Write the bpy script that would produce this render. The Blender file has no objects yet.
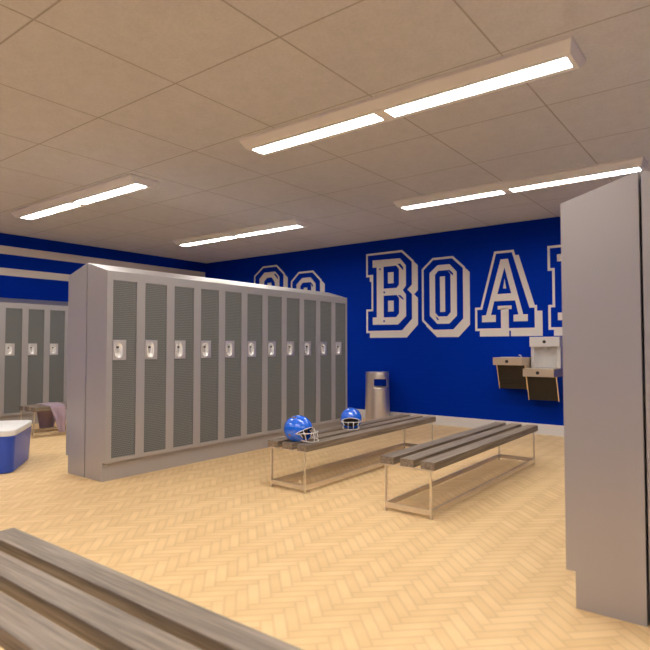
import bpy, bmesh, math, random
from mathutils import Vector, Matrix
random.seed(7)
PI = math.pi
COL = bpy.context.scene.collection

# ------------------------------------------------------------------ materials
def mat(name, base=(.8, .8, .8), rough=.5, metal=0.0, spec=.5, coat=0.0):
    m = bpy.data.materials.new(name); m.use_nodes = True
    b = m.node_tree.nodes['Principled BSDF']
    b.inputs['Base Color'].default_value = (*base, 1)
    b.inputs['Roughness'].default_value = rough
    b.inputs['Metallic'].default_value = metal
    b.inputs['Specular IOR Level'].default_value = spec
    b.inputs['Coat Weight'].default_value = coat
    return m

class N:
    """tiny node helper"""
    def __init__(s, m): s.t = m.node_tree; s.b = s.t.nodes['Principled BSDF']
    def new(s, typ, **kw):
        n = s.t.nodes.new(typ)
        for k, v in kw.items(): setattr(n, k, v)
        return n
    def link(s, a, b): s.t.links.new(a, b)
    def val(s, sock, v):
        if isinstance(v, (int, float)): sock.default_value = v
        else: s.link(v, sock)
    def math(s, op, a, b=None, c=None):
        n = s.new('ShaderNodeMath', operation=op)
        s.val(n.inputs[0], a)
        if b is not None: s.val(n.inputs[1], b)
        if c is not None: s.val(n.inputs[2], c)
        return n.outputs[0]
    def mix(s, f, a, b):
        n = s.new('ShaderNodeMix', data_type='RGBA')
        s.val(n.inputs[0], f)
        for i, v in ((6, a), (7, b)):
            if isinstance(v, tuple): n.inputs[i].default_value = (*v, 1)
            else: s.link(v, n.inputs[i])
        return n.outputs[2]
    def bump(s, h, strength=.2, dist=.01):
        n = s.new('ShaderNodeBump'); n.inputs['Strength'].default_value = strength
        n.inputs['Distance'].default_value = dist
        s.link(h, n.inputs['Height']); s.link(n.outputs[0], s.b.inputs['Normal'])
    def world(s):
        return s.new('ShaderNodeNewGeometry').outputs['Position']
    def obj(s):
        return s.new('ShaderNodeTexCoord').outputs['Object']
    def noise(s, vec, scale=5, detail=3, mapscale=None, rough=.5):
        if mapscale:
            m = s.new('ShaderNodeMapping'); m.inputs['Scale'].default_value = mapscale
            s.link(vec, m.inputs[0]); vec = m.outputs[0]
        n = s.new('ShaderNodeTexNoise'); n.inputs['Scale'].default_value = scale
        n.inputs['Detail'].default_value = detail; n.inputs['Roughness'].default_value = rough
        s.link(vec, n.inputs['Vector']); return n.outputs[0]
    def ramp(s, f, a, b, lo, hi):
        n = s.new('ShaderNodeMapRange'); s.val(n.inputs[0], f)
        n.inputs[1].default_value = lo; n.inputs[2].default_value = hi
        n.inputs[3].default_value = a; n.inputs[4].default_value = b
        return n.outputs[0]

# herringbone parquet, planks at 45 degrees to the walls
def floor_material():
    m = mat('oak_parquet', rough=.5, spec=.15); n = N(m)
    PW, K = .055, 4
    sep = n.new('ShaderNodeSeparateXYZ'); n.link(n.world(), sep.inputs[0])
    c = 1 / (PW * math.sqrt(2))
    x, y = sep.outputs[0], sep.outputs[1]
    u = n.math('MULTIPLY', n.math('ADD', x, y), c)
    v = n.math('MULTIPLY', n.math('SUBTRACT', y, x), c)
    u = n.math('ADD', u, 1000.0); v = n.math('ADD', v, 1000.0)
    i, j = n.math('FLOOR', u), n.math('FLOOR', v)
    fu, fv = n.math('SUBTRACT', u, i), n.math('SUBTRACT', v, j)
    d = n.math('SUBTRACT', i, j)
    q = n.math('FLOOR', n.math('DIVIDE', d, 2 * K))
    mm = n.math('SUBTRACT', d, n.math('MULTIPLY', q, 2 * K))
    hor = n.math('LESS_THAN', mm, K - .5)
    vert = n.math('SUBTRACT', 1, hor)
    i0 = n.math('ADD', j, n.math('MULTIPLY', q, 2 * K))
    along_h = n.math('SUBTRACT', u, i0)
    j0 = n.math('SUBTRACT', j, n.math('SUBTRACT', 2 * K - 1, mm))
    along_v = n.math('SUBTRACT', v, j0)
    def sel(a, b): return n.math('ADD', n.math('MULTIPLY', a, hor), n.math('MULTIPLY', b, vert))
    along, across = sel(along_h, along_v), sel(fv, fu)
    ida, idb = sel(i0, i), sel(j, j0)
    cmb = n.new('ShaderNodeCombineXYZ'); n.link(ida, cmb.inputs[0]); n.link(idb, cmb.inputs[1]); n.link(hor, cmb.inputs[2])
    wn = n.new('ShaderNodeTexWhiteNoise', noise_dimensions='3D'); n.link(cmb.outputs[0], wn.inputs[0])
    rnd = wn.outputs[0]
    cg = n.new('ShaderNodeCombineXYZ')
    n.link(n.math('ADD', n.math('MULTIPLY', along, .35), n.math('MULTIPLY', rnd, 37)), cg.inputs[0])
    n.link(n.math('MULTIPLY', across, 2.4), cg.inputs[1]); n.link(ida, cg.inputs[2])
    grain = n.noise(cg.outputs[0], 2.2, 4)
    e1 = n.math('MINIMUM', across, n.math('SUBTRACT', 1, across))
    e2 = n.math('MINIMUM', along, n.math('SUBTRACT', K, along))
    e = n.math('MINIMUM', e1, e2)
    line = n.ramp(e, 1, 0, .0, .2)
    tone = n.math('ADD', n.math('MULTIPLY', rnd, .40), n.math('MULTIPLY', grain, .35))
    tone = n.math('ADD', tone, n.math('MULTIPLY', n.math('ABSOLUTE', n.math('SUBTRACT', n.math('DIVIDE', along, K), .55)), .5))
    col = n.mix(n.ramp(tone, 1, 0, .25, .85), FLOOR_D, FLOOR_L)
    col = n.mix(n.math('MULTIPLY', line, .26), col, (.48, .30, .15))
    n.link(col, n.b.inputs['Base Color'])
    n.bump(n.math('SUBTRACT', 1, line), .06, .002)
    return m

def blue_wall_material():
    m = mat('blue_painted_block', rough=.6, spec=.03); n = N(m)
    sep = n.new('ShaderNodeSeparateXYZ'); n.link(n.world(), sep.inputs[0])
    cb = n.new('ShaderNodeCombineXYZ')
    n.link(n.math('ADD', sep.outputs[0], sep.outputs[1]), cb.inputs[0]); n.link(sep.outputs[2], cb.inputs[1])
    br = n.new('ShaderNodeTexBrick'); br.inputs['Scale'].default_value = 1
    br.inputs['Brick Width'].default_value = .21; br.inputs['Row Height'].default_value = .075
    br.inputs['Mortar Size'].default_value = .004; br.inputs['Mortar Smooth'].default_value = .6
    n.link(cb.outputs[0], br.inputs['Vector'])
    col = n.mix(n.math('MULTIPLY', br.outputs['Fac'], .25), BLUE, tuple(c * .55 for c in BLUE))
    n.link(col, n.b.inputs['Base Color'])
    h = n.math('SUBTRACT', n.math('MULTIPLY', n.noise(n.world(), 60, 3), .15), br.outputs['Fac'])
    n.bump(h, .18, .003)
    return m

def ceiling_material():
    m = mat('ceiling_tile', rough=.9, spec=.2); n = N(m)
    sep = n.new('ShaderNodeSeparateXYZ'); n.link(n.world(), sep.inputs[0])
    P_ = .9235
    def edge(s, off):
        a = n.math('FRACT', n.math('DIVIDE', n.math('ADD', s, off), P_))
        return n.math('MULTIPLY', n.math('MINIMUM', a, n.math('SUBTRACT', 1, a)), P_)
    e = n.math('MINIMUM', edge(sep.outputs[0], 3.017 + P_ * 20), edge(sep.outputs[1], -2.325 + P_ * 20))
    line = n.ramp(e, 1, 0, .0035, .008)
    sp = n.noise(n.world(), 55, 4, rough=.75)
    sp2 = n.noise(n.world(), 9, 3)
    t = n.math('ADD', n.math('MULTIPLY', sp, .8), n.math('MULTIPLY', sp2, .35))
    col = n.mix(n.ramp(t, 0, 1, .35, .8), tuple(c * .88 for c in CEIL), tuple(min(1, c * 1.08) for c in CEIL))
    col = n.mix(n.math('MULTIPLY', line, .5), col, (.16, .12, .09))
    n.link(col, n.b.inputs['Base Color'])
    n.bump(n.math('SUBTRACT', n.math('MULTIPLY', sp, .3), line), .25, .004)
    return m

def wood_material():
    m = mat('weathered_slat_wood', rough=.48, spec=.75); n = N(m)
    o = n.obj()
    g = n.noise(o, 9, 5, (5.5, .16, 5.5), .65)
    g2 = n.noise(o, 34, 3, (3.5, .1, 3.5), .6)
    info = n.new('ShaderNodeObjectInfo').outputs['Random']
    f = n.math('ADD', n.math('MULTIPLY', g, .65), n.math('MULTIPLY', g2, .35))
    col = n.mix(n.ramp(f, 0, 1, .36, .66), (.10, .074, .052), (.37, .295, .225))
    n.link(col, n.b.inputs['Base Color'])
    n.bump(f, .15, .003)
    return m

def mesh_material():
    m = mat('perforated_steel', rough=.5, metal=.0); n = N(m)
    sep = n.new('ShaderNodeSeparateXYZ'); n.link(n.obj(), sep.inputs[0])
    def tri(s, per, off=0.0):
        a = n.math('FRACT', n.math('ADD', n.math('DIVIDE', s, per), off))
        return n.math('ABSOLUTE', n.math('SUBTRACT', a, .5))
    row = n.math('FLOOR', n.math('DIVIDE', sep.outputs[2], .017))
    offs = n.math('MULTIPLY', n.math('MODULO', row, 2.0), .5)
    a = tri(sep.outputs[1], .016, offs); b = tri(sep.outputs[2], .017)
    dd = n.math('MAXIMUM', a, b)          # slots, staggered
    hole = n.ramp(dd, 1, 0, .27, .33)
    col = n.mix(hole, (.192, .202, .20), (.075, .078, .072))
    n.link(col, n.b.inputs['Base Color'])
    n.bump(n.math('SUBTRACT', 1, hole), .4, .002)
    return m

def locker_material():
    m = mat('locker_enamel', LOCK, rough=.36, metal=.35, spec=.5); n = N(m)
    s = n.noise(n.obj(), 160, 2)
    n.bump(s, .03, .001)
    return m

def steel(name, base, rough, brushed=True):
    m = mat(name, base, rough, 1.0); n = N(m)
    if brushed:
        s = n.noise(n.obj(), 40, 3, (14, 14, .4))
        n.link(n.ramp(s, rough * .8, rough * 1.25, .3, .7), n.b.inputs['Roughness'])
    return m

def cloth_material():
    m = mat('mauve_terry', (.42, .31, .37), .95, spec=.1); n = N(m)
    s = n.noise(n.obj(), 220, 3)
    n.link(n.mix(s, (.33, .245, .31), (.50, .375, .45)), n.b.inputs['Base Color'])
    n.bump(s, .6, .004)
    n.b.inputs['Sheen Weight'].default_value = .3
    return m

def emit(name, col, st):
    m = mat(name, (.9, .9, .9), .5)
    b = m.node_tree.nodes['Principled BSDF']
    b.inputs['Emission Color'].default_value = (*col, 1); b.inputs['Emission Strength'].default_value = st
    return m

FLOOR_L = (.88, .635, .34); FLOOR_D = (.77, .53, .26)
BLUE = (.0, .0265, .36)
CEIL = (.625, .615, .65)
LOCK = (.45, .43, .43)
LIGHT_ST = 38.5

M = dict(floor=floor_material(), blue=blue_wall_material(), ceil=ceiling_material(), wood=wood_material(),
         mesh=mesh_material(), lock=locker_material(), cloth=cloth_material())
M['white'] = mat('white_wall_paint', (.72, .66, .62), .55, spec=.35)
M['base'] = mat('white_baseboard', (.72, .70, .70), .45)
M['darkgap'] = mat('black_recess', (.02, .02, .02), .7)
M['chrome'] = mat('bright_cup_steel', (.97, .96, .94), .25, .25)
M['plate'] = steel('satin_plate_steel', (.80, .76, .73), .42, False)
M['frame'] = steel('bench_tube_steel', (.74, .68, .62), .3, False)
M['can'] = steel('brushed_can_steel', (.80, .73, .67), .42)
M['basin'] = mat('basin_steel', (.66, .53, .38), .32, .65)
M['panelsteel'] = mat('pale_filler_panel', (.66, .63, .60), .4, .25)
M['apron'] = mat('dark_bronze_grille', (.045, .036, .026), .45, .4)
M['aproned'] = steel('cream_steel_edge', (.80, .68, .52), .22, False)
M['helmet'] = mat('gloss_blue_shell', (.010, .155, .92), .2, spec=.6, coat=1.0)
M['mask'] = mat('white_coated_wire', (.78, .76, .74), .35)
M['pad'] = mat('grey_helmet_padding', (.16, .12, .09), .8)
M['cooler'] = mat('blue_cooler_plastic', (.022, .085, .56), .33, spec=.5)
M['lid'] = mat('white_cooler_plastic', (.93, .93, .93), .4)
M['housing'] = mat('lamp_housing_paint', (.84, .82, .82), .5)
M['lamp'] = emit('lit_diffuser', (1.0, .955, .90), LIGHT_ST)
M['nylon'] = mat('black_rubber', (.03, .03, .03), .6)

# ------------------------------------------------------------------ geometry helpers
def link(name, bm, m, parent=None, smooth=False, loc=None):
    me = bpy.data.meshes.new(name)
    bmesh.ops.recalc_face_normals(bm, faces=bm.faces)
    bm.to_mesh(me); bm.free()
    for mm in (m if isinstance(m, (list, tuple)) else [m]): me.materials.append(mm)
    if smooth:
        for p in me.polygons: p.use_smooth = True
    o = bpy.data.objects.new(name, me); COL.objects.link(o)
    if parent: o.parent = parent
    if loc: o.location = loc
    return o

def smooth_angle(o, deg=35):
    me = o.data
    for p in me.polygons: p.use_smooth = True
    bm = bmesh.new(); bm.from_mesh(me)
    for e in bm.edges:
        if len(e.link_faces) == 2 and e.calc_face_angle(0) > math.radians(deg): e.smooth = False
    bm.to_mesh(me); bm.free()
    return o

def thing(name, label, cat, loc=(0, 0, 0), rz=0, group=None):
    o = bpy.data.objects.new(name, None); COL.objects.link(o)
    o.empty_display_size = .1
    o.location = loc; o.rotation_euler = (0, 0, rz)
    return tag(o, label, cat, group)

def tag(o, label, cat, group=None):
    o['label'] = label; o['category'] = cat
    if group: o['group'] = group
    return o

def structure(o): o['kind'] = 'structure'; return o

def copy_tree(o, parent=None):
    c = o.copy(); COL.objects.link(c); c.parent = parent
    for ch in list(o.children): copy_tree(ch, c)
    return c

def box(bm, a, b, bev=0.0, mi=0):
    x0, y0, z0 = a; x1, y1, z1 = b
    vs = [bm.verts.new(p) for p in ((x0, y0, z0), (x1, y0, z0), (x1, y1, z0), (x0, y1, z0),
                                    (x0, y0, z1), (x1, y0, z1), (x1, y1, z1), (x0, y1, z1))]
    fs = [bm.faces.new([vs[i] for i in f]) for f in ((3, 2, 1, 0), (4, 5, 6, 7), (0, 1, 5, 4), (1, 2, 6, 5), (2, 3, 7, 6), (3, 0, 4, 7))]
    for f in fs: f.material_index = mi
    if bev:
        es = set(e for f in fs for e in f.edges)
        bmesh.ops.bevel(bm, geom=list(es), offset=bev, segments=2, profile=.6, affect='EDGES')

def tube(bm, pts, r, n=8, closed=False, mi=0):
    pts = [Vector(p) for p in pts]; L = len(pts); rings = []
    prev = None
    for k, p in enumerate(pts):
        if closed: t = pts[(k + 1) % L] - pts[k - 1]
        else: t = pts[min(k + 1, L - 1)] - pts[max(k - 1, 0)]
        t.normalize()
        if prev is None:
            a = Vector((0, 0, 1)) if abs(t.z) < .9 else Vector((1, 0, 0))
            nn = t.cross(a).normalized()
        else:
            nn = (prev - t * prev.dot(t)).normalized()
        prev = nn; bb = t.cross(nn)
        rings.append([bm.verts.new(p + (nn * math.cos(2 * PI * i / n) + bb * math.sin(2 * PI * i / n)) * r) for i in range(n)])
    for k in range(L if closed else L - 1):
        A, B = rings[k], rings[(k + 1) % L]
        for i in range(n):
            f = bm.faces.new((A[i], A[(i + 1) % n], B[(i + 1) % n], B[i])); f.material_index = mi
    if not closed:
        bm.faces.new(rings[0][::-1]); bm.faces.new(rings[-1])

def lathe(bm, prof, n=40, c=(0, 0), mi=0, cap=False):
    rings = [[bm.verts.new((c[0] + r * math.cos(2 * PI * i / n), c[1] + r * math.sin(2 * PI * i / n), z)) for i in range(n)] for r, z in prof]
    for A, B in zip(rings, rings[1:]):
        for i in range(n):
            f = bm.faces.new((A[i], A[(i + 1) % n], B[(i + 1) % n], B[i])); f.material_index = mi
    if cap:
        bm.faces.new(rings[0][::-1]); bm.faces.new(rings[-1])
    return rings

def prism(bm, poly, f3, t, mi=0):
    """poly: list of 2d points, f3(p, s) -> 3d point for side s in (0, 1)"""
    A = [bm.verts.new(f3(p, 0)) for p in poly]; B = [bm.verts.new(f3(p, 1)) for p in poly]
    fs = [bm.faces.new(A[::-1]), bm.faces.new(B)]
    for i in range(len(poly)):
        fs.append(bm.faces.new((A[i], A[(i + 1) % len(poly)], B[(i + 1) % len(poly)], B[i])))
    for f in fs: f.material_index = mi

# ------------------------------------------------------------------ room
XL, XR, YB, YF, H = -9.177, 4.4, 7.903, -3.3, 2.934
def slab(name, a, b, m):
    bm = bmesh.new(); box(bm, a, b); return structure(link(name, bm, m))
slab('floor', (XL - .2, YF - .2, -.15), (XR + .2, YB + .2, 0), M['floor'])
slab('ceiling', (XL - .2, YF - .2, H), (XR + .2, YB + .2, H + .15), M['ceil'])
slab('wall_back', (XL - .2, YB, 0), (XR + .2, YB + .2, H), M['blue'])
slab('wall_left', (XL - .2, YF, 0), (XL, YB, H), M['blue'])
slab('wall_right', (XR, YF, 0), (XR + .2, YB, H), M['blue'])
slab('wall_front', (XL - .2, YF - .2, 0), (XR + .2, YF, H), M['blue'])
slab('baseboard_back', (XL, YB - .018, 0), (XR, YB, .141), M['base'])
slab('baseboard_left', (XL, YF, 0), (XL + .018, YB - .018, .141), M['base'])
slab('baseboard_right', (XR - .018, YF, 0), (XR, YB - .018, .141), M['base'])
slab('baseboard_front', (XL + .018, YF, 0), (XR - .018, YF + .018, .141), M['base'])
# two painted white bands along the left wall
slab('trim_1', (XL, YF, 2.615), (XL + .003, 7.874, 2.742), M['white'])
slab('trim_2', (XL, YF, 2.285), (XL + .003, 7.874, 2.400), M['white'])

# ------------------------------------------------------------------ painted letters
def offset_poly(P, d):
    """offset outwards by d (mitred); P any winding"""
    area = sum(P[i - 1][0] * P[i][1] - P[i][0] * P[i - 1][1] for i in range(len(P)))
    s = 1 if area > 0 else -1
    out = []
    n = len(P)
    for i in range(n):
        p0, p1, p2 = Vector(P[i - 1]), Vector(P[i]), Vector(P[(i + 1) % n])
        a = (p1 - p0).normalized(); b = (p2 - p1).normalized()
        na = Vector((a.y, -a.x)) * s; nb = Vector((b.y, -b.x)) * s
        m = na + nb
        m = m / max(m.length_squared, .15) * 2
        out.append(tuple(p1 + m * d))
    return out

def paint(bm, poly, layer, mi):
    y = YB - .0010 - .0010 * layer
    prism(bm, poly, lambda p, s: (p[0], y + (YB - y) * s, p[1]), 0, mi)

def letter(name, label, outer, inner, holes, islands, wedges=(), extra=(), dx=0.0):
    bm = bmesh.new()
    sh = lambda P: [(p[0] + dx, p[1]) for p in P]
    outer = sh(outer)
    n = len(outer); sx, sz = .07, -.08
    paint(bm, [(p[0] + sx, p[1] + sz) for p in outer], .9, 0)
    paint(bm, outer, 1.2, 0)
    paint(bm, offset_poly(outer, -.034), 2, 1)
    for P in inner: paint(bm, sh(P), 3, 0)
    for P in holes: paint(bm, sh(P), 4, 1)
    for P in islands: paint(bm, sh(P), 5, 0)
    for P in wedges: paint(bm, sh(P), 5, 1)
    for P, l, mi in extra: paint(bm, sh(P), l, mi)
    o = link(name, bm, [M['white'], M['blue']])
    return tag(o, label, 'letter', 'painted wall letters')

def R(x0, x1, z0, z1): return [(x0, z0), (x1, z0), (x1, z1), (x0, z1)]
def OCT(x0, x1, z0, z1, cx, cz):
    return [(x0 + cx, z0), (x1 - cx, z0), (x1, z0 + cz), (x1, z1 - cz), (x1 - cx, z1), (x0 + cx, z1), (x0, z1 - cz), (x0, z0 + cz)]
def DOT(x, z, r=.017): return [(x + r * math.cos(k * PI / 4), z + r * math.sin(k * PI / 4)) for k in range(8)]

letter('wall_letter', 'large white outlined block letter B painted on the blue wall',
       [(-5.162, 2.731), (-4.475, 2.731), (-4.27, 2.545), (-4.27, 2.15), (-4.335, 2.09), (-4.27, 2.03), (-4.27, 1.61), (-4.47, 1.411),
        (-5.162, 1.411), (-5.162, 1.803), (-5.058, 1.803), (-5.058, 2.34), (-5.162, 2.34)],
       [[(-5.034, 2.612), (-4.515, 2.602), (-4.41, 2.48), (-4.41, 2.155), (-4.468, 2.088), (-4.41, 2.015), (-4.41, 1.67), (-4.555, 1.54),
         (-5.034, 1.545), (-5.034, 1.665), (-4.955, 1.665), (-4.955, 2.49), (-5.034, 2.49)]],
       [[(-4.822, 2.13), (-4.58, 2.13), (-4.535, 2.18), (-4.535, 2.43), (-4.585, 2.49), (-4.822, 2.49)],
        [(-4.822, 1.66), (-4.59, 1.66), (-4.535, 1.72), (-4.535, 1.965), (-4.58, 2.015), (-4.822, 2.015)]],
       [R(-4.739, -4.633, 2.208, 2.39), R(-4.739, -4.634, 1.752, 1.928)],
       [[(-4.56, 2.515), (-4.51, 2.515), (-4.455, 2.45), (-4.455, 2.40)], [(-4.56, 2.01), (-4.51, 2.01), (-4.455, 1.955), (-4.455, 1.925)],
        DOT(-4.89, 2.455), DOT(-4.81, 2.07), DOT(-4.815, 1.60)])
O_OUT = [(-4.13, 2.39), (-3.945, 2.551), (-3.607, 2.551), (-3.415, 2.37), (-3.415, 1.59), (-3.595, 1.411), (-3.945, 1.411), (-4.13, 1.585)]
O_IN = [(-3.995, 2.32), (-3.86, 2.432), (-3.662, 2.432), (-3.548, 2.31), (-3.548, 1.65), (-3.67, 1.534), (-3.87, 1.534), (-3.995, 1.66)]
O_H = OCT(-3.902, -3.648, 1.645, 2.345, .055, .06)
O_I = R(-3.82, -3.736, 1.713, 2.253)
O_W = [[(-3.70, 2.345), (-3.66, 2.345), (-3.605, 2.29), (-3.605, 2.25)], [(-3.90, 1.65), (-3.865, 1.59), (-3.84, 1.59), (-3.86, 1.625)]]
letter('wall_letter', 'smaller white outlined octagonal letter O between the B and A', O_OUT, [O_IN], [O_H], [O_I], O_W)
letter('wall_letter', 'white outlined letter O beside the G, lower half hidden by lockers', O_OUT, [O_IN], [O_H], [O_I], O_W, dx=-2.69)
letter('wall_letter', 'white outlined letter A above the drinking fountain',
       [(-2.969, 2.551), (-2.69, 2.551), (-2.455, 1.757), (-2.378, 1.757), (-2.378, 1.413), (-3.266, 1.413), (-3.266, 1.755), (-3.183, 1.755)],
       [[(-2.878, 2.43), (-2.772, 2.43), (-2.566, 1.635), (-2.504, 1.635), (-2.504, 1.54), (-2.702, 1.54), (-2.702, 1.632), (-2.633, 1.637),
         (-2.676, 1.835), (-2.977, 1.835), (-3.027, 1.64), (-2.957, 1.64), (-2.957, 1.54), (-3.161, 1.54), (-3.161, 1.636), (-3.099, 1.64)]],
       [[(-2.822, 2.31), (-2.730, 1.937), (-2.929, 1.937)]], [[(-2.822, 2.15), (-2.8, 2.01), (-2.846, 2.01)]], [],
       [(R(-2.88, -2.77, 1.40, 1.73), 5, 0), (R(-2.926, -2.727, 1.715, 1.766), 5, 0), (R(-2.765, -2.743, 1.33, 1.411), 5, 1)])
letter('wall_letter', 'white outlined letter R cut off by the near right locker',
       [(-2.231, 2.551), (-1.62, 2.551), (-1.43, 2.38), (-1.43, 2.06), (-1.52, 1.96), (-1.40, 1.74), (-1.33, 1.74), (-1.33, 1.413), (-2.231, 1.413),
        (-2.231, 1.75), (-2.173, 1.75), (-2.173, 2.213), (-2.231, 2.213)],
       [[(-2.107, 2.427), (-1.67, 2.427), (-1.55, 2.32), (-1.55, 2.12), (-1.66, 2.0), (-1.54, 1.64), (-1.46, 1.64), (-1.46, 1.54), (-1.66, 1.54), (-1.80, 1.97),
         (-1.93, 1.97), (-1.93, 1.64), (-1.86, 1.64), (-1.86, 1.54), (-2.107, 1.54), (-2.107, 1.642), (-2.04, 1.642), (-2.04, 2.33), (-2.107, 2.33)]],
       [[(-1.93, 2.07), (-1.74, 2.07), (-1.67, 2.13), (-1.67, 2.28), (-1.73, 2.33), (-1.93, 2.33)]], [R(-1.86, -1.75, 2.15, 2.25)])
letter('wall_letter', 'white outlined letter G, leftmost on the blue wall above the lockers',
       [(-7.768, 2.56), (-7.53, 2.729), (-7.172, 2.729), (-6.971, 2.55), (-6.971, 1.6), (-7.172, 1.411), (-7.55, 1.411), (-7.768, 1.6)],
       [[(-7.625, 2.49), (-7.49, 2.605), (-7.21, 2.605), (-7.105, 2.50), (-7.105, 2.28), (-7.22, 2.28), (-7.22, 2.40), (-7.30, 2.50), (-7.42, 2.50), (-7.50, 2.43), (-7.50, 1.73), (-7.42, 1.66),
         (-7.30, 1.66), (-7.22, 1.73), (-7.22, 1.92), (-7.32, 1.92), (-7.32, 2.03), (-7.105, 2.03), (-7.105, 1.64), (-7.22, 1.54), (-7.50, 1.54), (-7.625, 1.65)]],
       [], [R(-7.41, -7.31, 1.75, 2.40)], [[(-7.24, 2.56), (-7.20, 2.56), (-7.145, 2.50), (-7.145, 2.45)]])

# ------------------------------------------------------------------ ceiling lamps
def lamp(label, x0, x1, yc, first=[None]):
    xc = (x0 + x1) / 2
    if first[0] is None:
        t = thing('ceiling_light', label, 'ceiling light', (xc, yc, H), 0, 'long twin ceiling lights')
        hx, hz = 1.265, -.074
        bm = bmesh.new()
        o = [(-hx - .052, -.168, 0), (hx + .052, -.168, 0), (hx + .052, .168, 0), (-hx - .052, .168, 0)]
        b = [(-hx - .03, -.112, hz), (hx + .03, -.112, hz), (hx + .03, .112, hz), (-hx - .03, .112, hz)]
        A = [bm.verts.new(p) for p in o]; B = [bm.verts.new(p) for p in b]
        bm.faces.new(A)
        A0 = A; A = [bm.verts.new(v.co - Vector((0, 0, .020))) for v in A0]
        for i in range(4): bm.faces.new((A0[i], A0[(i + 1) % 4], A[(i + 1) % 4], A[i]))
        for i in range(4): bm.faces.new((A[i], A[(i + 1) % 4], B[(i + 1) % 4], B[i]))
        # rim with two openings
        xs = [-hx - .03, -hx, -.045, .045, hx, hx + .03]; ys = [-.112, -.070, .070, .112]
        G = [[bm.verts.new((x, y, hz)) for y in ys] for x in xs]
        for i in range(5):
            for j in range(3):
                if j == 1 and i in (1, 3): continue
                bm.faces.new((G[i][j], G[i + 1][j], G[i + 1][j + 1], G[i][j + 1]))
        for i in (1, 3):      # opening walls
            c = [G[i][1], G[i + 1][1], G[i + 1][2], G[i][2]]
            d = [bm.verts.new(v.co + Vector((0, 0, .019))) for v in c]
            for k in range(4): bm.faces.new((c[k], c[(k + 1) % 4], d[(k + 1) % 4], d[k]))
        bmesh.ops.remove_doubles(bm, verts=bm.verts, dist=.0005)
        link('housing', bm, M['housing'], t)
        for a, b_ in ((-hx, -.045), (.045, hx)):
            bm = bmesh.new(); box(bm, (a, -.070, hz + .008), (b_, .070, hz + .018))
            link('diffuser', bm, M['lamp'], t)
        first[0] = t
    else:
        t = copy_tree(first[0]); t.location = (xc, yc, H); t['label'] = label
    return t
lamp('long twin lit ceiling light, nearest and largest, above the two benches', -3.365, -.833, 3.458)
lamp('long twin lit ceiling light at upper left, above the left end of the lockers', -7.555, -5.025, 3.458)
lamp('long twin lit ceiling light near the back wall, above the lettering, partly behind right locker', -3.365, -.833, 5.99)
lamp('long twin lit ceiling light in the far left corner over the centre lockers', -7.54, -5.01, 5.99)
for y in (3.458, 5.99):  # unseen fixtures, added for their share of the room light
    lamp('unseen long twin ceiling light added to light the room, outside the frame, right of the near locker', .82, 3.35, y)
for x in (-7.555, -3.365, .82):  # assumed rows out of view, added to keep the room bright enough
    for y in (.93, -1.64):
        lamp('unseen long twin ceiling light added to brighten the room, outside the frame, behind the viewer', x, x + 2.53, y)

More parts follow.
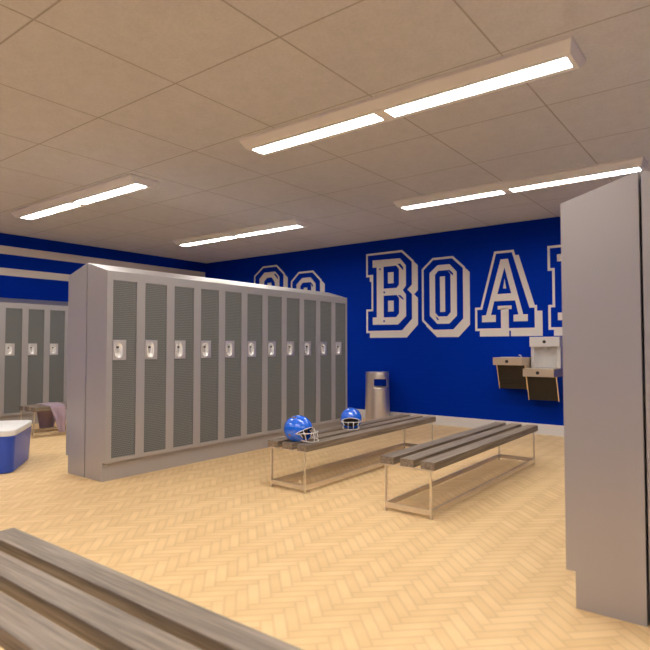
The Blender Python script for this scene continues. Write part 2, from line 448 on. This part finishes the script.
# ------------------------------------------------------------------ lockers
LW, LD, ZF, ZR, ZB, REC = .3362, .332, 1.871, 1.966, .166, .041
WY0, WY1, WZ0, WZ1 = .058, .302, .201, 1.792
GAP = .006
def make_locker():
    t = thing('locker', '', 'locker')
    g = GAP
    bm = bmesh.new()
    prof = [(g, 0), (LD - REC, 0), (LD - REC, ZB), (LD, ZB), (LD, ZF), (g, ZR)]
    L = [bm.verts.new((x, 0, z)) for x, z in prof]; Rr = [bm.verts.new((x, LW, z)) for x, z in prof]
    bm.faces.new(L); bm.faces.new(Rr[::-1])
    for i in range(6):
        if i == 3: continue
        bm.faces.new((L[i], L[(i + 1) % 6], Rr[(i + 1) % 6], Rr[i]))
    out = [L[3], Rr[3], Rr[4], L[4]]
    def q(x): return [bm.verts.new(p) for p in ((x, WY0, WZ0), (x, WY1, WZ0), (x, WY1, WZ1), (x, WY0, WZ1))]
    a, b = q(LD), q(LD - .03)
    for i in range(4):
        bm.faces.new((out[i], out[(i + 1) % 4], a[(i + 1) % 4], a[i]))
        bm.faces.new((a[i], a[(i + 1) % 4], b[(i + 1) % 4], b[i]))
    bm.faces.new(b)
    link('body', bm, M['lock'], t)
    bm = bmesh.new(); box(bm, (LD - .026, WY0 + .001, WZ0 + .001), (LD - .007, WY1 - .001, WZ1 - .001))
    d = link('door', bm, M['mesh'], t)
    # latch plate with round-ended cup
    bm = bmesh.new()
    py0, py1, pz0, pz1, px0, px1 = WY0 + .002, WY0 + .136, 1.072, 1.254, LD - .0065, LD + .004
    cy, w2, zt, zb_ = WY0 + .058, .040, 1.232, 1.088
    loop = []
    for k in range(13): a_ = PI * k / 12; loop.append((cy + w2 * math.cos(a_), zt - w2 + w2 * math.sin(a_)))
    for k in range(13): a_ = PI + PI * k / 12; loop.append((cy + w2 * math.cos(a_), zb_ + w2 + w2 * math.sin(a_)))
    # ring between rectangle and loop
    def rect_pt(p):
        dy, dz = p[0] - cy, p[1] - 1.16
        s = 1e9
        if dy > 1e-9: s = min(s, (py1 - cy) / dy)
        if dy < -1e-9: s = min(s, (py0 - cy) / dy)
        if dz > 1e-9: s = min(s, (pz1 - 1.16) / dz)
        if dz < -1e-9: s = min(s, (pz0 - 1.16) / dz)
        return (cy + dy * s, 1.16 + dz * s)
    n = len(loop)
    outp = [rect_pt(p) for p in loop]
    for corner in ((py0, pz0), (py1, pz0), (py1, pz1), (py0, pz1)):
        k = min(range(n), key=lambda i: (outp[i][0] - corner[0]) ** 2 + (outp[i][1] - corner[1]) ** 2); outp[k] = corner
    A = [bm.verts.new((px1, *p)) for p in loop]; B = [bm.verts.new((px1, *p)) for p in outp]; C_ = [bm.verts.new((px0, *p)) for p in outp]
    for i in range(n):
        j = (i + 1) % n
        bm.faces.new((A[i], A[j], B[j], B[i])); bm.faces.new((B[i], B[j], C_[j], C_[i]))
    # bulged rim
    plate = link('latch_plate', bm, M['plate'], t); plate.parent = d
    bm = bmesh.new()
    prev = None
    for s, dx in ((1.0, px1), (1.06, px1 + .004), (.96, px1 + .006), (.84, px1 + .0015), (.62, px1 - .004), (.3, px1 - .0095)):
        ring = [bm.verts.new((dx, cy + (p[0] - cy) * s, 1.16 + (p[1] - 1.16) * (1 - (1 - s) * .45))) for p in loop]
        if prev:
            for i in range(n): bm.faces.new((prev[i], prev[(i + 1) % n], ring[(i + 1) % n], ring[i]))
        prev = ring
    bm.faces.new(prev)
    c = link('latch_cup', bm, M['chrome'], d, True)
    # lever and keyhole
    bm = bmesh.new()
    box(bm, (px1 - .006, cy - .020, 1.135), (px1 + .007, cy - .004, 1.205), .003)
    lever = link('latch_lever', bm, M['plate'], d)
    bm = bmesh.new()
    tube(bm, [(px1 - .002, cy - .012, 1.188), (px1 + .010, cy - .012, 1.188)], .0105, 14)
    link('lock_core', bm, M['darkgap'], d)
    return t

master = make_locker(); used = [False]
def place_locker(x, y, rz, label, group, sc=(1, 1, 1)):
    if not used[0]: t = master; used[0] = True
    else: t = copy_tree(master)
    t.location = (x, y, 0); t.rotation_euler = (0, 0, rz); t.scale = sc
    t['label'] = label; t['group'] = group
    return t
ordn = ['first', 'second', 'third', 'fourth', 'fifth', 'sixth', 'seventh', 'eighth', 'ninth', 'tenth', 'eleventh']
AX, BX, Y0 = -4.904, -.392, 2.807
for k in range(11):
    if k == 0: lb = 'grey mesh-door locker at the near end of the long centre row'
    elif k == 10: lb = 'grey mesh-door locker at the far end of the centre row, nearest the back wall'
    else: lb = 'grey mesh-door locker, %s from the near left end of the centre row' % ordn[k]
    place_locker(AX, Y0 + LW * k, 0, lb, 'lockers of the centre row facing the benches')
for k in range(11):
    lb = 'grey sloped-top locker back to back with the centre row, its plain side towards us' if k == 0 else \
         'grey locker hidden behind the centre row, facing the left wall'
    place_locker(AX, Y0 + LW * (k + 1), PI, lb, 'lockers backing the centre row')
for k in range(11):
    lb = 'tall grey locker side filling the right edge, slanting top, its end panel nearest us' if k == 0 else \
         'grey locker hidden behind the tall right-hand locker'
    place_locker(BX, Y0 - .02 + LW * (k + 1), PI, lb, 'lockers of the right-hand bank facing the benches')
for k in range(11):
    lb = 'sliver of grey locker at the extreme right edge, past the black gap' if k == 0 else \
         'grey locker hidden in the far right row, out of the frame'
    place_locker(BX, Y0 - .02 + LW * k, 0, lb, 'lockers of the right-hand bank facing away')
LY0 = 3.789 - .0575 - .3325 * 3
for k in range(11):
    lb = {3: 'grey mesh-door locker against the left wall, the one nearest the left edge of the photo',
          4: 'grey mesh-door locker against the left wall, middle of the three seen',
          5: 'grey mesh-door locker against the left wall, right next to the centre row end'}.get(k, 'grey locker of the left wall row that is out of sight')
    place_locker(-9.17, LY0 + .3325 * k, 0, lb, 'lockers along the left wall', (.955, .989, .986))

# ------------------------------------------------------------------ benches
BW, BL = .435, 2.31
def make_bench():
    t = thing('slatted_bench', '', 'bench')
    w = .108; gap = (BW - 3 * w) / 2
    for k in range(3):
        x0 = -BW / 2 + k * (w + gap)
        bm = bmesh.new(); box(bm, (x0, 0, .34), (x0 + w, BL, .395), .0035)
        link('slat', bm, M['wood'], t)
    lx, ly = .181, .014
    for sx in (-1, 1):
        for y in (ly, BL - ly):
            bm = bmesh.new(); box(bm, (sx * lx - .007, y - .007, 0), (sx * lx + .007, y + .007, .328))
            link('leg', bm, M['frame'], t)
    for y in (ly, BL / 2, BL - ly):      # top cross rails
        bm = bmesh.new(); box(bm, (-.20, y - .007, .328), (.20, y + .007, .3398)); link('top_rail', bm, M['frame'], t)
    e = .007                  # lower ring of flat bar
    for sx in (-1, 1):
        bm = bmesh.new(); box(bm, (sx * lx - .006, ly + e, .026), (sx * lx + .006, BL - ly - e, .064))
        link('lower_rail', bm, M['frame'], t)
    for y in (ly, BL - ly):
        bm = bmesh.new(); box(bm, (-lx + e, y - .006, .026), (lx - e, y + .006, .064))
        link('lower_rail', bm, M['frame'], t)
    return t
bench = make_bench(); G_B = 'slatted wooden benches on steel frames'
bench.location = (-3.127, 3.575, 0); bench['group'] = G_B
bench['label'] = 'slatted wooden bench carrying two blue helmets'
b = copy_tree(bench); b.location = (-1.995, 3.57, 0); b['label'] = 'empty slatted wooden bench in the middle, thin steel frame'
b = copy_tree(bench); b.location = (-7.69, 3.575, 0); b['label'] = 'slatted bench at far left behind the cooler, towel over it'
b = copy_tree(bench); b.rotation_euler = (0, 0, -PI / 2); b.location = (-2.64, .965, 0); b['label'] = 'slatted wooden bench in the bottom left foreground, closest to us'

# ------------------------------------------------------------------ football helmets
def make_helmet():
    t = thing('football_helmet', '', 'helmet')
    a, bb, cz, c = .132, .112, .112, .116        # length, width half axes, centre height, half height
    def surf(az, z, inset=0.0):
        f = max(0.0, 1 - ((z - cz) / c) ** 2) ** .5
        ax = a if math.cos(az) < 0 else a * .93
        zz = (z - cz) / c
        flare = 1 + .06 * max(0, -zz)
        return Vector(((ax - inset) * f * math.cos(az) * flare, (bb - inset) * f * math.sin(az) * flare, z))
    def A(z):            # half angle of the face opening at height z
        if z >= .134: return 0.0
        if z > .088: xc = .042 + .083 * (z - .088) / .046
        elif z > .078: xc = .042 + .036 * (.088 - z) / .010
        else: xc = .078 + .004 * (.078 - z) / .07
        f = max(1e-6, 1 - ((z - cz) / c) ** 2) ** .5
        return math.acos(max(-1, min(1, xc / (a * .93 * f))))
    zs = [.012, .02, .032, .044, .052, .058, .064, .070, .078, .081, .084, .088, .094, .102, .110, .118, .124, .129, .134, .142, .151, .160, .168, .178, .188, .198, .208, .216, .222, .226, .2275]
    NS = 48
    bm = bmesh.new(); rows = []
    for z in zs:
        al = A(z)
        rows.append([bm.verts.new(surf(al + (2 * PI - 2 * al) * k / NS, z)) for k in range(NS + 1)])
    for r0, r1 in zip(rows, rows[1:]):
        for k in range(NS): bm.faces.new((r0[k], r0[k + 1], r1[k + 1], r1[k]))
    top = bm.verts.new((0, 0, cz + c))
    for k in range(NS): bm.faces.new((rows[-1][k], rows[-1][k + 1], top))
    bmesh.ops.remove_doubles(bm, verts=bm.verts, dist=.0004)
    shell = link('shell', bm, M['helmet'], t, True)
    md = shell.modifiers.new('thickness', 'SOLIDIFY'); md.thickness = .005; md.offset = -1
    # padding
    bm = bmesh.new(); rows = []
    for z in [.02, .05, .08, .11, .14, .17, .195, .212]:
        rows.append([bm.verts.new(surf(1.3 + (2 * PI - 2.6) * k / 24, z, .015)) for k in range(25)])
    for r0, r1 in zip(rows, rows[1:]):
        for k in range(24): bm.faces.new((r0[k], r0[k + 1], r1[k + 1], r1[k]))
    pad = link('padding', bm, M['pad'], t, True)
    md = pad.modifiers.new('thickness', 'SOLIDIFY'); md.thickness = .012; md.offset = 0
    # ear holes
    for s in (-1, 1):
        bm = bmesh.new()
        p = surf(PI / 2 * s + .12 * s, .075)
        tube(bm, [p - Vector((0, s * .004, 0)), p + Vector((0, s * .0012, 0))], .012, 16)
        link('ear_hole', bm, M['pad'], t)
    # white edge strip round the opening
    zz = [.012, .03, .05, .070, .078, .081, .084, .088, .094, .102, .110, .118, .124, .129, .1325]
    left = [surf(A(z), z) for z in zz]; right = [surf(-A(z), z) for z in zz][::-1]
    al = A(.1325)
    brow = [surf(al * (1 - 2 * k / 8), .1335) for k in range(1, 8)]
    bm = bmesh.new(); tube(bm, left[2:] + brow + right[:-2], .0038, 8)
    link('edge_strip', bm, M['mask'], t, True)
    # face mask: wires
    bm = bmesh.new(); r = .0040
    def arc(x_f, hw, z_f, z_s, x_s, n=14):
        pts = []
        for k in range(n + 1):
            th = -PI / 2 + PI * k / n
            cx = abs(math.cos(th)) ** .6; sy = math.copysign(abs(math.sin(th)) ** .75, math.sin(th))
            pts.append((x_s + (x_f - x_s) * cx, hw * sy, z_s + (z_f - z_s) * cx))
        return pts
    tube(bm, arc(.167, .092, .094, .088, .066), r)
    tube(bm, arc(.176, .086, .020, .036, .084), r)
    for s in (-1, 1):
        tube(bm, [(.166, s * .027, .094), (.174, s * .027, .06), (.174, s * .027, .022)], r)
        tube(bm, [(.100, s * .082, .118), (.120, s * .079, .07), (.128, s * .074, .026)], r)
    link('face_mask', bm, M['mask'], t, True)
    return t
hm = make_helmet(); hm.location = (-3.105, 3.70, .3835); hm.rotation_euler = (0, 0, math.radians(6)); hm['group'] = 'blue football helmets on a bench'
hm['label'] = 'blue football helmet at the near end of the bench, mask pointing right'
h2 = copy_tree(hm); h2.location = (-3.175, 4.58, .3838); h2.rotation_euler = (0, 0, math.radians(-56)); h2['label'] = 'blue football helmet further along the bench, face mask towards us'
h2.scale = (.93, .93, .93)

# ------------------------------------------------------------------ cooler
def rounded_rect(hx, hy, r, n=6):
    pts = []
    for (cx, cy, a0) in ((hx - r, hy - r, 0), (-hx + r, hy - r, PI / 2), (-hx + r, -hy + r, PI), (hx - r, -hy + r, 1.5 * PI)):
        for k in range(n + 1):
            a_ = a0 + PI / 2 * k / n; pts.append((cx + r * math.cos(a_), cy + r * math.sin(a_)))
    return pts
def loft(bm, secs, capb=True, capt=True):
    rings = [[bm.verts.new((p[0], p[1], z)) for p in rounded_rect(hx, hy, r)] for hx, hy, r, z in secs]
    n = len(rings[0])
    for A_, B_ in zip(rings, rings[1:]):
        for i in range(n): bm.faces.new((A_[i], A_[(i + 1) % n], B_[(i + 1) % n], B_[i]))
    if capb: bm.faces.new(rings[0][::-1])
    if capt: bm.faces.new(rings[-1])
# local x along the long side (-.8,.6), local y along (.6,.8)
u_ = Vector((-.80, .60, 0)); v_ = Vector((-.60, -.80, 0))
ctr = Vector((-5.565, 2.475, 0)) + u_ * .400 + v_ * .225
ck = thing('cooler', 'blue plastic cooler with white lid on the floor at left edge', 'cooler', ctr, math.atan2(u_.y, u_.x))
bm = bmesh.new()
loft(bm, [(.358, .197, .075, 0), (.370, .208, .080, .008), (.398, .226, .080, .335), (.400, .227, .080, .352)])
body = smooth_angle(link('body', bm, M['cooler'], ck))
bm = bmesh.new()
loft(bm, [(.400, .227, .080, .352), (.401, .229, .080, .357), (.404, .231, .080, .392), (.400, .227, .077, .404), (.388, .215, .068, .408)])
smooth_angle(link('lid', bm, M['lid'], ck))
# ------------------------------------------------------------------ towel over the far bench
def towel():
    bx0, bx1, top = -7.69 - BW / 2 - .012, -7.69 + BW / 2 + .012, .400
    # cross-section path (x, z) from far hem over the bench to the front hem
    NU, NV = 60, 26
    back, flat, front = .375, bx1 - bx0, .355
    total = back + flat + front
    bm = bmesh.new(); rows = []
    for i in range(NU + 1):
        s = total * i / NU
        row = []
        for j in range(NV + 1):
            q = j / NV
            if s < back:
                f = 1 - s / back; x = bx0 - .010 * f; z = top - (back - s)
                ya = 3.80 + .09 * f; yb = 4.10 - .02 * f
            elif s < back + flat:
                f = (s - back) / flat; x = bx0 + (s - back); z = top
                ya = 3.80 - .03 * f; yb = 4.10 - .12 * f
            else:
                f = (s - back - flat) / front; x = bx1 + .014 * f; z = top - (s - back - flat)
                ya = 3.77 + .115 * f; yb = 3.98 - .015 * f
            if s < back: wob = .015 * (1 - s / back)
            elif s > back + flat: wob = .014 * min(1, f * 2)
            else: wob = 0
            y = ya + (yb - ya) * q
            x += (wob * math.sin(q * 9 + .5)) * (-1 if s < back else 1) + (wob if s > back + flat else -wob if s < back else 0)
            z += .0022 * math.sin(q * 13 + i * .3) if wob == 0 else 0
            # round the fold
            dd = min(abs(s - back), abs(s - back - flat))
            if dd < .02: z -= (.02 - dd) ** 2 * 9
            row.append(bm.verts.new((x, y, max(z, .012))))
        rows.append(row)
    for a_, b_ in zip(rows, rows[1:]):
        for j in range(NV): bm.faces.new((a_[j], a_[j + 1], b_[j + 1], b_[j]))
    o = link('towel', bm, M['cloth'], None, True)
    md = o.modifiers.new('thickness', 'SOLIDIFY'); md.thickness = .006; md.offset = 1
    return tag(o, 'mauve towel draped over the far left bench beside the lockers', 'towel')
towel()

# ------------------------------------------------------------------ waste bin
bn = thing('waste_bin', 'round stainless steel waste bin against the blue back wall', 'waste bin', (-4.775, 7.62, 0))
def rb(z): return .197 - .015 * z / .79
bm = bmesh.new(); NB = 72
zl = [0, .01, .03, .2, .4, .53, .553, .60, .64, .682, .70, .745, .775, .787, .79]
rings = []
for z in zl:
    r = rb(z) - (.010 if z > .787 else .003 if z > .78 else 0)
    rings.append([bm.verts.new((r * math.cos(2 * PI * i / NB), r * math.sin(2 * PI * i / NB), z)) for i in range(NB)])
def in_open(i):
    a_ = math.degrees(2 * PI * (i + .5) / NB) % 360
    for c_, hw in ((-41, 35), (119, 55)):
        dlt = (a_ - c_ + 180) % 360 - 180
        if abs(dlt) < hw: return True
    return False
for A_, B_, z in zip(rings, rings[1:], zl):
    for i in range(NB):
        if .552 < z < .68 and in_open(i): continue
        bm.faces.new((A_[i], A_[(i + 1) % NB], B_[(i + 1) % NB], B_[i]))
bm.faces.new(rings[0][::-1]); bm.faces.new(rings[-1])
sh = smooth_angle(link('shell', bm, M['can'], bn), 50)
md = sh.modifiers.new('thickness', 'SOLIDIFY'); md.thickness = .003; md.offset = -1
bm = bmesh.new(); lathe(bm, [(.01, .50), (.17, .50), (.175, .03), (.01, .02)], 40)
link('liner', bm, M['nylon'], bn, True)

# ------------------------------------------------------------------ two-level drinking fountain
ft = thing('drinking_fountain', 'steel two-level drinking fountain with bottle filler on the blue wall', 'drinking fountain', (-2.25, YB - .001, 0))
def fx(x): return x + 2.25
def basin(x0, x1, z0, z1, ab, yf=-.43):
    x0, x1 = fx(x0), fx(x1)
    bm = bmesh.new()
    # rounded-front basin box with a bowl sunk in the top
    box(bm, (x0, yf, z0), (x1, 0, z1), .006)
    bx = link('basin', bm, M['basin'], ft)
    cx, cy = (x0 + x1) / 2, yf + .20
    bm = bmesh.new(); n = 40
    prof = [(1.0, .0005), (1.03, .004), (.96, .006), (.88, .002), (.5, .0012), (.12, .001)]
    prev = None
    for s, dz in prof:
        ring = [bm.verts.new((cx + .155 * s * math.cos(2 * PI * i / n), cy + .13 * s * math.sin(2 * PI * i / n), z1 + dz)) for i in range(n)]
        if prev:
            for i in range(n): bm.faces.new((prev[i], prev[(i + 1) % n], ring[(i + 1) % n], ring[i]))
        prev = ring
    bm.faces.new(prev)
    b2 = link('bowl', bm, M['panelsteel'], bx, True)
    # push button on the front
    bm = bmesh.new()
    zc = (z0 + z1) / 2
    xb = cx - .005
    for rr, y0_, y1_ in ((.022, yf + .001, yf - .006),):
        tube(bm, [(xb, y0_, zc), (xb, y1_, zc)], rr, 20)
    link('push_button', bm, M['nylon'], bx)
    # bubbler spout
    bm = bmesh.new()
    sx = cx + .10
    tube(bm, [(sx, cy + .06, z1), (sx, cy + .06, z1 + .022), (sx - .008, cy + .045, z1 + .032), (sx - .018, cy + .028, z1 + .030)], .007, 10)
    link('spout', bm, M['chrome'], bx, True)
    # sloping apron under it
    bm = bmesh.new()
    yt, yb_ = yf + .14, yf + .24
    prism(bm, [(yt, z0), (yb_, ab), (-.0, ab), (0, z0)], lambda p, s: (x0 + .012 + (x1 - x0 - .024) * s, p[0], p[1]), 0)
    ap = link('apron', bm, M['apron'], ft)
    bm = bmesh.new()
    for xs in (x0, x1 - .012):
        prism(bm, [(yt - .010, z0), (yb_ - .010, ab - .004), (-.0, ab - .004), (0, z0)], lambda p, s: (xs + .012 * s, p[0], p[1]), 0)
    link('apron_side', bm, M['aproned'], ft)
    bm = bmesh.new()
    for k in range(14):
        f = (k + .5) / 14; zz = z0 + (ab - z0) * f; yy = yt + (yb_ - yt) * f
        box(bm, (x0 + .03, yy - .003, zz - .004), (x1 - .03, yy + .004, zz + .004))
    link('louvre', bm, M['apron'], ap)
basin(-2.845, -2.453, .940, 1.040, .612)
basin(-2.445, -2.052, .797, .900, .478)
# bottle filler: back box, recess, head
bm = bmesh.new()
x0, x1 = fx(-2.438), fx(-2.055)
yb_ = -.10
box(bm, (x0, yb_, .905), (x0 + .045, 0, 1.20), .003)          # left cheek
box(bm, (x1 - .045, yb_, .905), (x1, 0, 1.20), .003)          # right cheek
# curved recess back
n = 16
P_ = []
for k in range(n + 1):
    a_ = PI * k / n; P_.append((x0 + .045 + (x1 - x0 - .09) * (1 - math.cos(a_)) / 2, -.10 + .085 * math.sin(a_)))
lo = [bm.verts.new((p[0], p[1], .905)) for p in P_]; hi = [bm.verts.new((p[0], p[1], 1.20)) for p in P_]
for i in range(n): bm.faces.new((lo[i], lo[i + 1], hi[i + 1], hi[i]))
fl = link('bottle_filler', bm, M['panelsteel'], ft)
bm = bmesh.new(); box(bm, (x0 - .004, yb_ - .045, 1.186), (x1 + .002, 0, 1.318), .004)
hd = link('filler_head', bm, M['panelsteel'], ft)
bm = bmesh.new(); tube(bm, [(x0 + .19, yb_ - .044, 1.252), (x0 + .19, yb_ - .051, 1.252)], .022, 20)
link('sensor', bm, M['nylon'], hd)
bm = bmesh.new(); tube(bm, [(x0 + .20, yb_ - .01, 1.188), (x0 + .20, yb_ - .01, 1.150)], .009, 12)
link('filler_nozzle', bm, M['chrome'], hd)

# ------------------------------------------------------------------ camera
cam = bpy.data.cameras.new('camera'); co = bpy.data.objects.new('camera', cam); COL.objects.link(co)
co.location = (0, 0, 1.2)
yaw, pitch, roll = math.radians(37.3431), math.radians(2.1037), math.radians(-.0259)
co.rotation_euler = (Matrix.Rotation(yaw, 4, 'Z') @ Matrix.Rotation(PI / 2 + pitch, 4, 'X') @ Matrix.Rotation(roll, 4, 'Z')).to_euler()
cam.sensor_width = 36; cam.lens = 36 * 565.43 / 650
cam.clip_start = .02
cam.dof.use_dof = True; cam.dof.focus_distance = 5.6; cam.dof.aperture_fstop = 2.8
sc = bpy.context.scene; sc.camera = co

w = bpy.data.worlds.new('world'); w.use_nodes = True
w.node_tree.nodes['Background'].inputs[0].default_value = (.01, .01, .01, 1); sc.world = w
sc.view_settings.view_transform = 'Standard'; sc.view_settings.look = 'None'
sc.view_settings.exposure = 0; sc.view_settings.gamma = 1; sc.view_settings.use_curve_mapping = False
